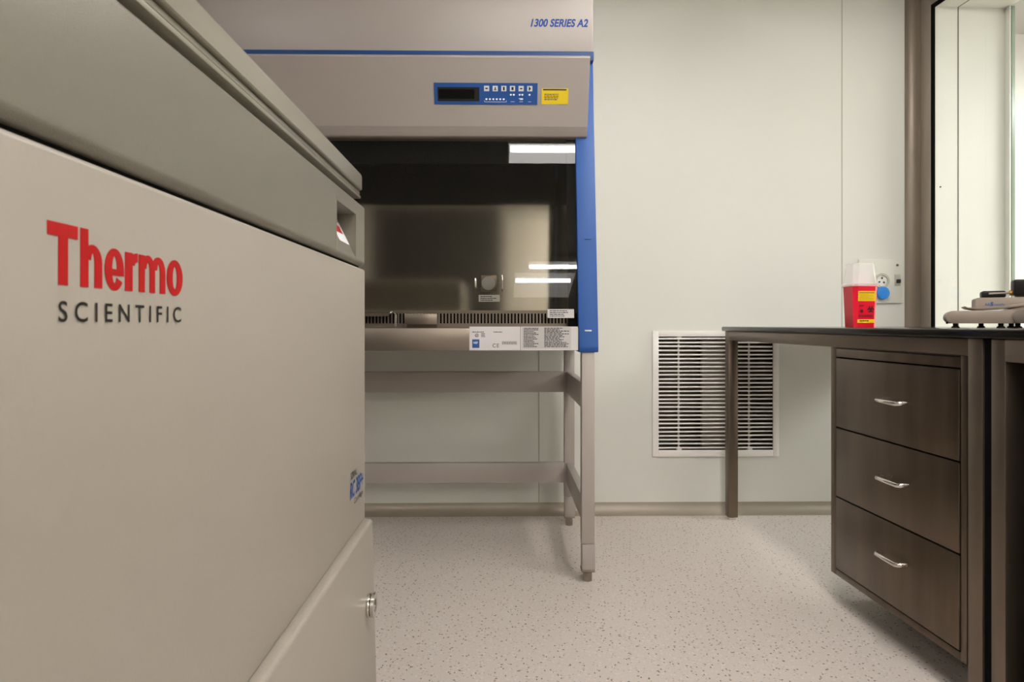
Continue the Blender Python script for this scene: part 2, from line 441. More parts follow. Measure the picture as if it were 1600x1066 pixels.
for px in (1061.5, 1172):
    x = X(px, YB); b = new()
    box(b, x - .004, x + .004, YB + .014, YB + .019, iz0 - .004, iz1 + .004)
    for k in range(n): box(b, x - .0055, x + .0055, YB - .004, YB + .016, iz0 + pitch * (k + .5) - .0035, iz0 + pitch * (k + .5) + .0035)
    for z in (iz0 + .004, iz1 - .004): box(b, x - .011, x + .011, YB, YB + .018, z - .006, z + .006)
    obj('divider_bar', b, M['vent'], v)
b = new()
dz = .22
for a in ((ix0 - .01, ix0 - .006, YB + .003, YB + dz, iz0 - .01, iz1 + .01), (ix1 + .006, ix1 + .01, YB + .003, YB + dz, iz0 - .01, iz1 + .01),
          (ix0 - .01, ix1 + .01, YB + dz, YB + dz + .004, iz0 - .01, iz1 + .01), (ix0 - .01, ix1 + .01, YB + .003, YB + dz, iz0 - .01, iz0 - .006), (ix0 - .01, ix1 + .01, YB + .003, YB + dz, iz1 + .006, iz1 + .01)):
    box(b, *a)
obj('duct', b, M['duct'], v)
obj('filter_panel', box(new(), X(1097, YB + .1), X(1140, YB + .1), YB + .10, YB + .13, iz0 - .005, iz1 - .02), M['filter'], v)
unparent_offset(v)

# ------------------------------------------------------------------ socket panel on the back wall
sx0, sx1 = X(1340, YB), X(1408.5, YB); sz1, sz0 = Z(405.5, YB, 1375), Z(474, YB, 1375)
s = thing('socket_panel', 'square cream socket panel on the wall behind the red sharps bin', 'socket', ((sx0 + sx1) / 2, YB, sz0))
obj('plate', box(new(), sx0, sx1, YB - .012, YB - .0003, sz0, sz1, .003), M['cream'], s)
c = at(1377, 439, YB - .012)
b = ring(new(), (c.x, YB - .016, c.z), .026, .036, .012, 'y'); obj('socket_ring', b, M['cream_dark'], s)
obj('socket_face', cyl(new(), (c.x, YB - .0125, c.z), .026, .006, 'y', 28), M['white'], s)
b = new()
for a in (35, 155, 275):
    q = Matrix.Translation((c.x, YB - .016, c.z)) @ Matrix.Rotation(math.radians(a), 4, 'Y')
    box(b, .009, .017, -.0015, .0015, -.0035, .0035, mx=q)
obj('contact', b, M['ink'], s)
c = at(1378, 458, YB - .02)
b = cyl(new(), (c.x, YB - .030, c.z), .031, .012, 'y', 28, bev=.004); obj('flap_cover', b, M['flap_blue'], s, label='blue hinged flap cover')
c = at(1402, 438, YB - .012)
obj('switch_plate', box(new(), c.x - .013, c.x + .013, YB - .017, YB - .011, c.z - .027, c.z + .027, .001), M['cream_dark'], s)
obj('switch_toggle', box(new(), c.x - .008, c.x + .008, YB - .03, YB - .016, c.z - .014, c.z + .004, .002), M['ink'], s)
c = at(1402, 414.5, YB - .012)
obj('screw', cyl(new(), (c.x, YB - .0125, c.z), .006, .004, 'y', 12), M['duct'], s)
unparent_offset(s)

# ------------------------------------------------------------------ safety cabinet
h = thing('safety_cabinet', 'large grey biological safety cabinet with blue trim and a dark glass sash', 'safety cabinet', (-.6, 2.7, .82))
XR = .337; XLH = -1.60; XI = .2725; XIL = -1.53
TAU = math.tan(math.radians(8))
ZB = .817
def yf(z): return 2.335 + TAU * (z - ZB)
YU = 2.47
zs = Z(78, 2.45); zt = 2.36
obj('upper_housing', box(new(), XLH, XR, YU, 3.12, zs - .002, zt, .006), M['hood_paint'], h)
b = new(); box(b, XLH, XR, YU - .012, YU + .3, Z(84.5, 2.45) - .02, zs, .003)
obj('trim_strip', b, M['blue_trim'], h, label='blue strip between the upper housing and the control cover')
# side columns (blue), sloping back towards the top
def column(x0, x1):
    p = [(2.333, ZB - .004), (2.338, ZB - .014), (2.40, ZB - .014), (2.40, ZB), (2.56, ZB), (2.62, zs - .02), (yf(zs - .02), zs - .02)]
    p = [(yf(ZB + .012), ZB + .012), (yf(ZB) + .004, ZB - .006), (2.42, ZB - .006), (2.54, zs - .025), (yf(zs - .025), zs - .025)]
    return prism(new(), p, x0, x1, 'x', .003)
cr = obj('side_column', column(X(903.5, 2.34) + .002, XR), M['blue'], h, label='blue right-hand side column')
obj('side_column', column(XLH, XLH + .062), M['blue'], h)
for py, m in ((372, 'blue_dark'), (517, 'white_print')):
    y = 2.37; z = Z(py, y); o_ = at(919, py, yf(z))
    obj('column_screw', box(new(), o_.x - .012, o_.x + .012, yf(z) - .003, yf(z) + .004, z - .002, z + .003, .001), M[m], cr)
# control cover: top edge stands proud, lower edge set back
yt, yb = 2.34, 2.42
zt1, zb1, zb2 = Z(85, yt), Z(197, yb - .01), Z(212.5, yb)
p = [(yt, zt1 - .013)]
a_t = math.atan2(.08, zt1 - zb1)
for i in range(1, 7):
    a_ = -a_t + (PI / 2 + a_t) * i / 6; p.append((yt + .011 - .012 * math.cos(a_) , zt1 - .012 + .012 * math.sin(a_)))
p += [(yt + .12, zt1), (yb + .075, zb2), (yb + .020, zb2), (yb + .013, zb2 + .003), (yb - .006, zb1)]
hc = obj('control_cover', prism(new(), p, XLH + .03, X(920, 2.38), 'x', .002), M['hood_paint'], h)
fy = lambda z: yt + (yb - .006 - yt) * ((zt1 - .012) - z) / ((zt1 - .012) - zb1)
def onhead(px, py):
    y = 2.38
    for _ in range(6): y = fy(Z(py, y, px))
    return at(px, py, y)
hup = (onhead(760, 120) - onhead(760, 170)); hup.x = 0
# control panel
a = onhead(679, 163); bq = onhead(839, 130)
cw = X(839.5, a.y) - a.x; chh = (bq - a); chh.x = 0; ch_ = chh.length
def hp(fx, fz): return a + Vector((1, 0, 0)) * fx * cw + hup.normalized() * fz * ch_
b = new(); patch(b, a, (1, 0, 0), hup, cw, ch_, .0, .002)
cp = obj('control_panel', b, M['blue_panel'], h, label='blue membrane control panel')
def panel_patch(name, x0, x1, z0, z1, m, par, lift=.0021, th=.001):
    b = new(); patch(b, hp(x0, z0), (1, 0, 0), hup, (x1 - x0) * cw, (z1 - z0) * ch_, lift, th); return obj(name, b, m, par)
panel_patch('display_bezel', .032, .437, .15, .80, M['black_matte'], cp)
panel_patch('display', .045, .39, .26, .70, M['display'], cp, .0032)
for k in range(6):
    x0 = .482 + .0835 * k
    bt = panel_patch('button', x0, x0 + .05, .62, .87, M['button'], cp)
    b = new(); cx_, cz_ = x0 + .025, .745
    for (dx, dz_, ww, hh_) in ([(-.012, -.03, .024, .06)] if k in (0, 4) else [(-.013, -.08, .026, .035), (-.006, -.04, .012, .10)] if k == 1 else
                               [(-.008, -.09, .016, .17)] if k == 2 else [(-.01, -.07, .02, .14)] if k == 3 else [(-.01, -.10, .007, .20), (-.003, -.06, .008, .12), (.005, -.03, .005, .06)]):
        patch(b, hp(cx_ + dx, cz_ + dz_), (1, 0, 0), hup, ww * cw, hh_ * ch_, .0032, .0003)
    ic = obj('button_icon', b, M['grey_ink'], cp)
dots = [(.505 + .0335 * k, .245) for k in range(6)] + [(.742, .455), (.77, .455), (.827, .455), (.853, .455), (.923, .455)]
for (fx, fz) in dots:
    q = hp(fx, fz); b = new()
    cyl(b, (q.x, q.y - .0018, q.z), .0035, .0022, 'y', 12); obj('indicator_light', b, M['white_print'], cp)
b = new()
for (x0, x1, z0, z1) in ((.485, .70, .12, .135), (.485, .488, .12, .2), (.697, .70, .12, .2), (.83, .86, .22, .30), (.74, .78, .13, .145), (.825, .86, .13, .145), (.82, .828, .26, .30), (.91, .94, .13, .145)):
    patch(b, hp(x0, z0), (1, 0, 0), hup, (x1 - x0) * cw, (z1 - z0) * ch_, .0021, .0003)
obj('panel_marking', b, M['white_print'], cp)
# yellow label
a2 = onhead(846, 163); w2 = X(887.5, a2.y) - a2.x; h2 = (onhead(846, 138) - a2); h2.x = 0
b = new(); patch(b, a2, (1, 0, 0), hup, w2, h2.length, 0, .001)
yl = obj('warning_label', b, M['yellow'], h, label='yellow warning label')
U = hup.normalized(); H2 = h2.length; rx = Vector((1, 0, 0))
b = new(); patch(b, a2 + rx * w2 * .05 + U * H2 * .87, rx, U, w2 * .88, H2 * .09, .0011, .0002)
fine_print(b, a2 + rx * w2 * .1 + U * H2 * .24, rx, U, w2 * .78, H2 * .45, 4, 3, 1, .0011, .45)
obj('fine_print', b, M['ink'], yl)
# series lettering on the upper housing
q0 = at(829, 42, YU); q1 = at(919, 30, YU)
text('series_lettering', '1300 SERIES A2', M['model_blue'], h, q0, (1, 0, 0), (0, 0, 1), q1.x - q0.x, q1.z - q0.z, bold=.028, shear=.25)
# chamber
b = new(); box(b, XIL, XI, 2.93, 2.95, .86, 1.75); obj('chamber_back', b, M['steel_in'], h)
b = new(); prism(b, [(yf(.86) + .02, .86), (2.95, .86), (2.95, 1.75), (yf(1.75) + .02, 1.75)], XI, XI + .015, 'x'); obj('chamber_side', b, M['steel_in'], h)
b = new(); prism(b, [(yf(.86) + .02, .86), (2.95, .86), (2.95, 1.75), (yf(1.75) + .02, 1.75)], XIL - .015, XIL, 'x'); obj('chamber_side', b, M['steel_in'], h)
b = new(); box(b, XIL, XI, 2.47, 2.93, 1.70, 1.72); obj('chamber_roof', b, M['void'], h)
b = new(); box(b, XIL, XI, 2.495, 2.51, 1.51, 1.70); obj('added_dark_baffle', b, M['void'], h)  # added black sheet keeping the chamber top and its reflection dark
b = new(); box(b, XIL, XI, 2.50, 2.93, .885, .897); obj('work_surface', b, M['steel_in'], h)
# outer shell
b = new(); box(b, XR - .02, XR - .002, 2.53, 3.12, ZB, zs - .002); obj('side_panel', b, M['hood_paint'], h)
b = new(); box(b, XLH + .002, XLH + .02, 2.53, 3.12, ZB, zs - .002); obj('side_panel', b, M['hood_paint'], h)
b = new(); box(b, XLH + .02, XR - .02, 3.10, 3.12, ZB, zs - .002); obj('rear_panel', b, M['hood_paint'], h)
b = new(); box(b, XLH + .02, XR - .02, 2.36, 3.10, ZB + .001, ZB + .012); obj('base_pan', b, M['steel'], h)
# sash
zlo = Z(489.5, yf(.95)); zhi = 1.66
p = [(yf(zlo) + .012, zlo), (yf(zhi) + .012, zhi), (yf(zhi) + .018, zhi), (yf(zlo) + .018, zlo)]
sa = obj('sash_glass', prism(new(), p, XIL, XI + .003, 'x'), M['sash'], h)
sup = Vector((0, TAU, 1)).normalized()
q = at(855.5, 497, yf(.93) + .010); ww = X(897, q.y) - q.x; hh_ = Z(483, q.y) - q.z
b = new(); patch(b, q, rx, sup, ww, hh_, .0, .001); sl = obj('sash_label', b, M['label_grey'], h, label='small grey notice label at the foot of the glass')
obj('fine_print', fine_print(new(), q + rx * ww * .08 + sup * hh_ * .12, rx, sup, ww * .86, hh_ * .8, 4, 11, 1, .0012, .42), M['grey_ink'], sl)
# slotted intake grille
gy = 2.425; g0, g1 = Z(505.5, gy), Z(490, gy); gt = Z(486.5, gy)
b = new()
box(b, XIL, XI, gy, gy + .003, g1, gt); box(b, XIL, XI, gy, gy + .003, .897, g0); box(b, XIL, XI, gy, gy + .075, gt, gt + .003)
per = 5.27 / F * gy; nb = int((XI - XIL) / per)
for k in range(nb + 1):
    x = XI - .012 - k * per
    if x - .004 > XIL: box(b, x - .0034, x + .0026, gy, gy + .003, g0 - .0005, g1 + .0005)
obj('intake_grille', b, M['steel'], h, label='slotted steel air intake grille')
obj('slot_shade', box(new(), XIL, XI, gy + .03, gy + .034, .897, gt), M['void'], h)  # black sheet painting the shade behind the slots
# front ledge and fascia
b = new(); box(b, XIL, XI, 2.352, gy + .02, .891, .8965)
obj('front_ledge', b, M['steel'], h)
zt2 = Z(513, 2.335)
b = new(); box(b, XIL, X(904, 2.335), 2.335, 2.352, ZB, zt2, .002); box(b, XIL, X(904, 2.335), 2.344, 2.352, ZB + .003, .8915)
fa = obj('front_fascia', b, M['steel'], h)
# rating labels on the fascia
def flabel(px0, px1, py0, py1, m, name):
    y = 2.335; o_ = at(px0, py1, y); w = X(px1, y) - o_.x; hh = Z(py0, y) - o_.z
    b = new(); patch(b, o_, rx, (0, 0, 1), w, hh, .0, .001); return obj(name, b, m, h), o_, w, hh
L1, o1, w1_, h1_ = flabel(733.5, 813, 510.5, 547.5, M['label'], 'rating_label')
L2, o2, w2_, h2_ = flabel(813.8, 903, 510.5, 547.5, M['label'], 'rating_label')
Zup = Vector((0, 0, 1))
def l1(fx, fz): return o1 + rx * w1_ * fx + Zup * h1_ * fz
def l2(fx, fz): return o2 + rx * w2_ * fx + Zup * h2_ * fz
b = new(); patch(b, l1(.055, .10), rx, Zup, w1_ * .14, h1_ * .36, .0011, .0002); obj('certification_badge', b, M['blue_dark'], L1, label='dark blue square certification badge')
text('badge_lettering', 'NSF', M['white_print'], L1, l1(.08, .27), rx, Zup, w1_ * .085, h1_ * .10, .02, 0, .0016)
text('conformity_lettering', 'CE', M['ink'], L1, l1(.455, .12), rx, Zup, w1_ * .125, h1_ * .16, .0, 0, .0016, 1.2)
c = l1(.145, .63); ring(b := new(), (c.x, c.y - .0014, c.z), .0052, .0064, .0004, 'y', 20)
obj('listing_mark', b, M['ink'], L1)
text('listing_lettering', 'UL', M['ink'], L1, l1(.115, .58), rx, Zup, w1_ * .06, h1_ * .1, .02, 0, .0016)
b = fine_print(new(), l1(.23, .55), rx, Zup, w1_ * .09, h1_ * .18, 4, 5, 1, .0011)
obj('fine_print', b, M['grey_ink'], L1); b = new(); fine_print(b, l1(.64, .24), rx, Zup, w1_ * .32, h1_ * .14, 4, 6, 1, .0011)
obj('fine_print', b, M['grey_ink'], L1); b = new(); fine_print(b, l1(.055, .74), rx, Zup, w1_ * .33, h1_ * .06, 1, 8, 1, .0011); obj('fine_print', b, M['grey_ink'], L1); b = new(); fine_print(b, l1(.47, .74), rx, Zup, w1_ * .22, h1_ * .06, 1, 9, 1, .0011)
obj('fine_print', b, M['grey_ink'], L1)
b = new(); patch(b, l2(.02, .06), rx, Zup, w2_ * .86, h2_ * .92, .0011, .0002); obj('grey_field', b, M['label_grey'], L2)
b = fine_print(new(), l2(.05, .12), rx, Zup, w2_ * .26, h2_ * .84, 13, 15, 1, .0014, .5)
fine_print(b, l2(.41, .12), rx, Zup, w2_ * .44, h2_ * .84, 14, 16, 1.0, .0014, .55)
obj('fine_print', b, M['grey_ink'], L2)
# outlet inside the chamber
c = at(764, 443, 2.928); so = None
b = new(); box(b, c.x - .034, c.x + .034, 2.922, 2.9298, c.z - .035, c.z + .035, .002); so = obj('chamber_outlet', b, M['steel_dark'], h, label='steel power outlet with a round spring cover')
obj('outlet_cover', cyl(new(), (c.x - .002, 2.918, c.z), .030, .010, 'y', 28, bev=.003), M['outlet_grey'], so)
for px in (743, 785):
    q = at(px, 443, 2.925); obj('outlet_guard', box(new(), q.x - .004, q.x + .004, 2.90, 2.9298, q.z - (.022 if px < 760 else .036), q.z + (.022 if px < 760 else .036), .002), M['chrome'], so)
q = at(748, 471.5, 2.929); ww = X(781, 2.929) - q.x; hh_ = Z(461, 2.929) - q.z
b = new(); patch(b, q, rx, Zup, ww, hh_, 0, .001); ol = obj('outlet_label', b, M['label_grey'], h)
obj('fine_print', fine_print(new(), q + rx * ww * .08 + Zup * hh_ * .1, rx, Zup, ww * .84, hh_ * .8, 3, 21, 1, .0012, .45), M['grey_ink'], ol)
# chamber duct cover at the right
q = at(890, 500, 2.44)
obj('sash_guide', prism(new(), [(yf(.90) + .03, .90), (yf(.90) + .06, .90), (yf(1.6) + .05, 1.60), (yf(1.6) + .03, 1.60)], X(885, 2.47), XI, 'x'), M['void'], h)
unparent_offset(h)

# armrests lying on the cabinet's front ledge
a0 = X(632.5, 2.38); a1 = X(683, 2.38)
t = thing('armrest_block', 'short brushed steel block on the ledge in front of the intake slots', 'armrest', ((a0 + a1) / 2, 2.40, .8967))
wd = (a1 - a0) / 2
b = new()
box(b, -wd, wd, -.022, -.019, .012, Z(490.5, 2.38) - .8967, .001); box(b, -wd, wd, -.019, .018, Z(490.5, 2.38) - .8997, Z(490.5, 2.38) - .8967, .001)
box(b, wd - .003, wd, -.02, .018, .0, Z(490.5, 2.38) - .8967, .001); box(b, -wd, -wd + .003, -.02, .018, .0, Z(490.5, 2.38) - .8967, .001)
obj('shell', b, M['steel'], t)
e1 = X(612, 2.39)
t = thing('armrest_rail', 'long steel armrest with a hooked end beside the centrifuge lid', 'armrest', (e1, 2.40, .8967))
zz = Z(487.5, 2.39) - .8967
b = new()
prism(b, [(-.55, zz - .016), (-.014, zz - .016), (.004, zz), (-.55, zz)], -.02, -.014, 'y')
box(b, -.55, .002, -.02, .015, zz - .002, zz)
obj('rest_plate', b, M['steel_frame'], t)
for xx in (.010, -.50):
    obj('hook_bracket', tube(new(), [(xx - .012, -.02, zz - .004), (xx - .004, -.02, zz + .001), (xx + .004, -.02, zz - .004), (xx + .006, -.02, zz - .012), (xx + .006, -.02, .0045)], .0042, 10), M['chrome'], t)

# ------------------------------------------------------------------ stand
s = thing('cabinet_stand', 'pale grey four-legged metal stand carrying the safety cabinet', 'stand', (-.6, 2.7, 0))
lx0, lx1 = X(909, 2.345), X(929.3, 2.345)
def leg(x0, x1, y0, y1):
    e = obj('leg', box(new(), x0, x1, y0, y1, .136, ZB - .0065, .003), M['stand'], s)
    b = new(); box(b, x0 + .0015, x1 + .0015, y0 + .0005, y1 - .001, .045, .1345, .002); box(b, x0 + .004, x1 - .004, y0 + .004, y1 - .004, .13, .138)
    obj('leg_extension', b, M['stand'], e)
    b = new(); box(b, x0 - .001, x1 + .001, y0, y1, .036, .0455, .001)
    cyl(b, ((x0 + x1) / 2, (y0 + y1) / 2, .018), .017, .036, 'z', 6, bev=.002)
    obj('foot', b, M['foot'], e)
wdt = lx1 - lx0
for (x0, y0) in ((lx0, 2.345), (lx0, 3.0), (-1.56, 2.345), (-1.56, 3.0)): leg(x0, x0 + wdt, y0, y0 + wdt)
for (za, zb_) in ((Z(613, 3.0), Z(581, 3.0)), (Z(755, 3.0), Z(724, 3.0))):
    obj('rear_rail', box(new(), -1.56 + wdt - .002, lx0 + .002, 3.003, 3.035, za, zb_, .002), M['stand'], s)
    for x0 in (lx0, -1.56):
        obj('side_rail', box(new(), x0 + .008, x0 + wdt - .008, 2.345 + wdt - .002, 3.002, za, zb_, .002), M['stand'], s)
b = new()
for x0 in (lx0, -1.56): box(b, x0 - .004, x0 + wdt + .003, 2.342, 2.41, ZB - .004, ZB + .0, .001)
unparent_offset(s)
b.free()

# ------------------------------------------------------------------ centrifuge
YE = 1.352; FX = X(570.5, YE); YN = .367
XB = -1.12
ct = thing('centrifuge', 'large beige floor-standing centrifuge with red and black lettering in the left foreground', 'centrifuge', ((FX + XB) / 2, (YN + YE) / 2, 0))
zf1 = Z(421.5, YE, 570); zled = .5175
obj('body', box(new(), XB, FX, YN, YE, zled, zf1, .005, 3), M['cent'], ct)
# lower cabinet, slightly proud of the body
LX = X(582, YE)
p = [(XB - .01, .04), (LX + .011, .04), (LX, zled - .006), (LX - .003, zled - .0015), (LX - .009, zled - .0002), (XB - .01, zled - .0002)]
lo = obj('lower_cabinet', prism(new(), p, YN - .012, YE + .002, 'y', .002), M['cent'], ct)
obj('seam', box(new(), XB + .01, FX - .003, YN + .003, YE - .003, zled - .001, zled + .004), M['void'], ct)
b = new(); box(b, XB + .03, LX - .03, YN + .03, YE - .03, 0.0, .041); obj('plinth', b, M['black_matte'], ct)
# lock
y = 1.288; c = at(574, 946, y); fx_ = LX + .011 - (c.z - .04) / (zled - .046) * .011
lk = obj('lock', cyl(new(), (fx_ + .0028, y, c.z), .0225, .007, 'x', 32, bev=.0015), M['chrome'], ct, label='round chrome lock')
obj('lock_groove', cyl(new(), (fx_ + .0072, y, c.z), .0195, .003, 'x', 32), M['void'], lk)
b = new(); ring(b, (fx_ + .0112, y, c.z), .0125, .0225, .0065, 'x', 36); obj('lock_ring', b, M['chrome'], lk)
obj('lock_core', cyl(new(), (fx_ + .0095, y, c.z), .0125, .004, 'x', 24), M['black_matte'], lk)
# deck: rounded lower edge, with a finger pocket near the far end
zd0, zd1 = zf1 + .006, 1.1465
DX = FX - .0015
py0, py1, pz1 = 1.125, 1.273, 1.119
def dprof(x0): 
    r_ = .010
    p = [(x0, zd1)]
    p += [(DX - .005, zd1), (DX - .0025, zd1 - .0007), (DX - .0007, zd1 - .0025), (DX, zd1 - .005)]
    for i in range(6):
        a_ = PI / 2 * i / 5; p.append((DX - r_ + r_ * math.cos(a_), zd0 + r_ - r_ * math.sin(a_)))
    p += [(x0, zd0)]
    return p
b = new()
prism(b, dprof(XB), YN - .001, py0, 'y'); prism(b, dprof(XB), py1, YE, 'y')
deep = DX - .040
p = [(XB, zd1), (DX - .005, zd1), (DX - .0025, zd1 - .0007), (DX - .0007, zd1 - .0025), (DX, zd1 - .005), (DX, pz1), (deep, pz1), (DX - .001, zd0 + .012)]
for i in range(1, 6):
    a_ = PI / 2 * i / 5; p.append((DX - .010 + .010 * math.cos(a_), zd0 + .010 - .010 * math.sin(a_)))
p += [(XB, zd0)]
prism(b, p, py0, py1, 'y')
dk = obj('deck', b, M['deck'], ct, label='grey textured plastic deck band above the beige body')
b = new(); box(b, DX - .0005, DX + .0008, py0 - .003, py0 - .0, zd0 + .008, pz1 + .006); obj('pocket_rim', b, M['lid'], dk); b = new(); box(b, DX - .0005, DX + .0008, py1, py1 + .002, zd0 + .012, pz1 + .003)
obj('pocket_rim', b, M['lid'], dk)
# sticker in the pocket
sl_r = Vector((0, 1, 0)); su = Vector((deep - DX, 0, pz1 - zd0 - .012)).normalized(); nrm = sl_r.cross(su)
so_ = Vector((DX - .001, py0 + .070, zd0 + .012)) + su * .024
b = new(); patch(b, so_, sl_r, su, .074, .046, .0004, .0004); st = obj('pocket_sticker', b, M['white_print'], dk, label='white sticker with a red mark inside the pocket')
b = new(); patch(b, so_ + sl_r * .014 + su * .020, sl_r, su, .042, .016, .001, .0003); obj('sticker_print', b, M['red'], st)
obj('deck_core', box(new(), XB + .004, FX - .012, YN + .004, YE - .006, zf1 - .001, zd0 + .02), M['void'], ct)
# gasket neck and lid
obj('neck', box(new(), XB + .01, FX - .022, YN + .008, YE - .03, zd1 - .004, 1.160), M['recess'], ct)
obj('lid_gasket', box(new(), XB + .006, FX - .004, YN + .004, YE - .022, 1.1585, 1.1643, .0015), M['lid'], ct)
obj('neck', box(new(), XB + .01, FX - .014, YN + .008, YE - .026, 1.162, 1.180), M['recess'], ct)
b = new()
box(b, XB + .003, FX - .006, YN + .001, YE - .021, 1.1660, 1.1728, .0015)
obj('lid_flange', b, M['lid'], ct)
t = bmesh.new()
x0, x1, y0, y1 = XB, FX, YN - .002, YE - .018
def rr(x0, x1, y0, y1, rad, z, n=6):
    out = []
    for (cx, cy, a0) in ((x1 - rad, y1 - rad, 0), (x0 + rad, y1 - rad, PI / 2), (x0 + rad, y0 + rad, PI), (x1 - rad, y0 + rad, 1.5 * PI)):
        for i in range(n + 1): out.append(t.verts.new((cx + rad * math.cos(a0 + PI / 2 * i / n), cy + rad * math.sin(a0 + PI / 2 * i / n), z)))
    return out
lv = []
for (ins, z) in ((.0015, 1.174), (0, 1.1755), (0, 1.199), (.0007, 1.2025), (.0025, 1.2057), (.0055, 1.2083), (.009, 1.2098), (.0125, 1.2104), (.06, 1.217), (.2, 1.224)):
    lv.append(rr(x0 + ins, x1 - ins, y0 + ins, y1 - ins, .014, z))
for A, B in zip(lv, lv[1:]):
    n_ = len(A)
    for i in range(n_): t.faces.new((A[i], A[(i + 1) % n_], B[(i + 1) % n_], B[i]))
t.faces.new(lv[0][::-1]); t.faces.new(lv[-1])
obj('lid', t, M['lid'], ct, label='pale grey lid')
# lettering (reads away from the camera along +y)
Yd = Vector((0, 1, 0))
def face_y(px): return FX * 1 / ((X(px, 1.0)))
ya, yb_ = face_y(73), face_y(285.5)
zb0, zc0 = Z(446, face_y(105), 105), Z(343.5, face_y(73), 73)
zo = Z(461, face_y(272), 272)
def wordmark():
    b = new(); xh = (zc0 - zo) * .735; H_ = zc0 - zo; lay = [.0003]
    def up(): lay[0] += .000012; return lay[0]
    g = lambda px: face_y(px)
    def bar(p0, p1, za, zb): patch(b, (FX, g(p0), zo + za), Yd, Zup, g(p1) - g(p0), zb - za, .0001, up())
    def arc(yc, zc, ry, rz, ty, tz, a0, a1, n=28):
        t = bmesh.new(); rows = []; top = up() + .0001
        for i in range(n + 1):
            a_ = math.radians(a0 + (a1 - a0) * i / n); c_, s_ = math.cos(a_), math.sin(a_)
            rows.append([t.verts.new((FX + d, yc + (ry - k * ty) * c_, zo + zc + (rz - k * tz) * s_)) for d in (.0001, top) for k in (0, 1)])
        for A, B in zip(rows, rows[1:]):
            for q in ((0, 1), (1, 3), (3, 2), (2, 0)): t.faces.new((A[q[0]], A[q[1]], B[q[1]], B[q[0]]))
        t.faces.new((rows[0][0], rows[0][1], rows[0][3], rows[0][2])); t.faces.new((rows[-1][0], rows[-1][1], rows[-1][3], rows[-1][2]))
        bmesh.ops.recalc_face_normals(t, faces=t.faces[:]); merge(b, t)
    sh = .0066                                                    # height of a horizontal stroke
    bar(73, 121, H_ - .0085, H_); bar(90.5, 105.5, 0, H_)
    def arch(p0, p1, q0, q1):                                      # from the stem (p0..p1) over to the leg (q0..q1)
        ya_, yb2_ = g(p0), g(q1); r_ = (yb2_ - g(p1)) / 2 + (g(p1) - ya_) * .35
        yc = yb2_ - r_; rz = .0125
        arc(yc, xh - rz + .0004, r_, rz, g(q1) - g(q0), sh * .85, 0, 165)
        bar(q0, q1, 0, xh - rz + .0005)
    bar(125, 137.5, 0, H_); arch(125, 137.5, 147, 159)
    # e
    y0_, y1_ = g(163), g(193); yc, ry = (y0_ + y1_) / 2, (y1_ - y0_) / 2; ty = g(174.5) - g(163); rz = xh / 2 + .0008
    arc(yc, xh / 2, ry, rz, ty, sh * .8, 0, 325, 44)
    patch(b, (FX, y0_ + ty * .5, zo + xh / 2 - .0042), Yd, Zup, y1_ - y0_ - ty * .5, .0046, .0001, up())
    # r
    bar(195, 206.5, 0, xh); arc(g(214.5), xh - .0125, g(214.5) - g(197), .0128, g(206.5) - g(195), sh * 1.0, 90, 150, 12)
    # m
    bar(216.5, 225.5, 0, xh); arch(216.5, 225.5, 233.2, 241.5); arch(233.2, 241.5, 249.2, 257.6)
    # o
    y0_, y1_ = g(260), g(284.5); arc((y0_ + y1_) / 2, xh / 2, (y1_ - y0_) / 2, rz, g(269) - g(260), sh * .85, 0, 360, 48)
    return obj('brand_lettering', b, M['red'], ct, smooth=False)
wordmark()
ya, yb_ = face_y(90), face_y(282)
text('brand_lettering', 'SCIENTIFIC', M['grey_ink'], ct, (FX, ya, H + .0013), Yd, Zup, yb_ - ya, .0133, bold=.008, spacing=1.55)
ya, yb_ = face_y(546.5), face_y(567)
zb0 = Z(783, ya, 546); text('model_lettering', 'RC 3BP+', M['model_blue'], ct, (FX, ya, zb0), Yd, Zup, yb_ - ya, .031, bold=.018, shear=.2)
ya2 = face_y(547.5); yb2 = face_y(557.5)
text('model_lettering', 'SORVALL', M['grey_ink'], ct, (FX, ya2, Z(751, ya2, 547)), Yd, Zup, yb2 - ya2, .0125, bold=.01, shear=.1)
ya3 = face_y(553); yb3 = face_y(566.5)
text('model_lettering', 'Centrifuge', M['grey_ink'], ct, (FX, ya3, Z(791, ya3, 553)), Yd, Zup, yb3 - ya3, .0145, bold=0, shear=.2)
unparent_offset(ct)

# ------------------------------------------------------------------ bench (local frame: x away from the room's middle, -y towards the camera)
BX0 = X(1127, 3.14); BY0 = 3.14
sp, cp_ = math.sin(PHI), math.cos(PHI)
def S(px, v=0.0):
    """distance along the bench front at which photo column px crosses it"""
    r_ = X(px, 1.0)
    x0 = BX0 + v * cp_; y0 = BY0 + v * sp
    return (y0 * r_ - x0) / (sp + r_ * cp_)
def bw(s_, v=0.0): return Vector((BX0 + s_ * sp + v * cp_, BY0 - s_ * cp_ + v * sp, 0))
def BZ(py, px, v=.01): return Z(py, bw(S(px, v), v).y, px)
ZT1 = H - .012; ZT0 = ZT1 - .0215; ZA = .835
BD = .955; LEN = 2.5
s15 = S(1535, .01); s48 = S(1548.5, .01); s70 = S(1570.5, .01)
bloc = (BX0, BY0, 0)
f1 = thing('bench_frame', 'dark steel tube bench frame with a slim leg before the wall vent', 'bench', bloc, PHI)
def lbox(b, s0, s1, v0, v1, z0, z1, bev=0): return box(b, v0, v1, -s1, -s0, z0, z1, bev)
LG = .045
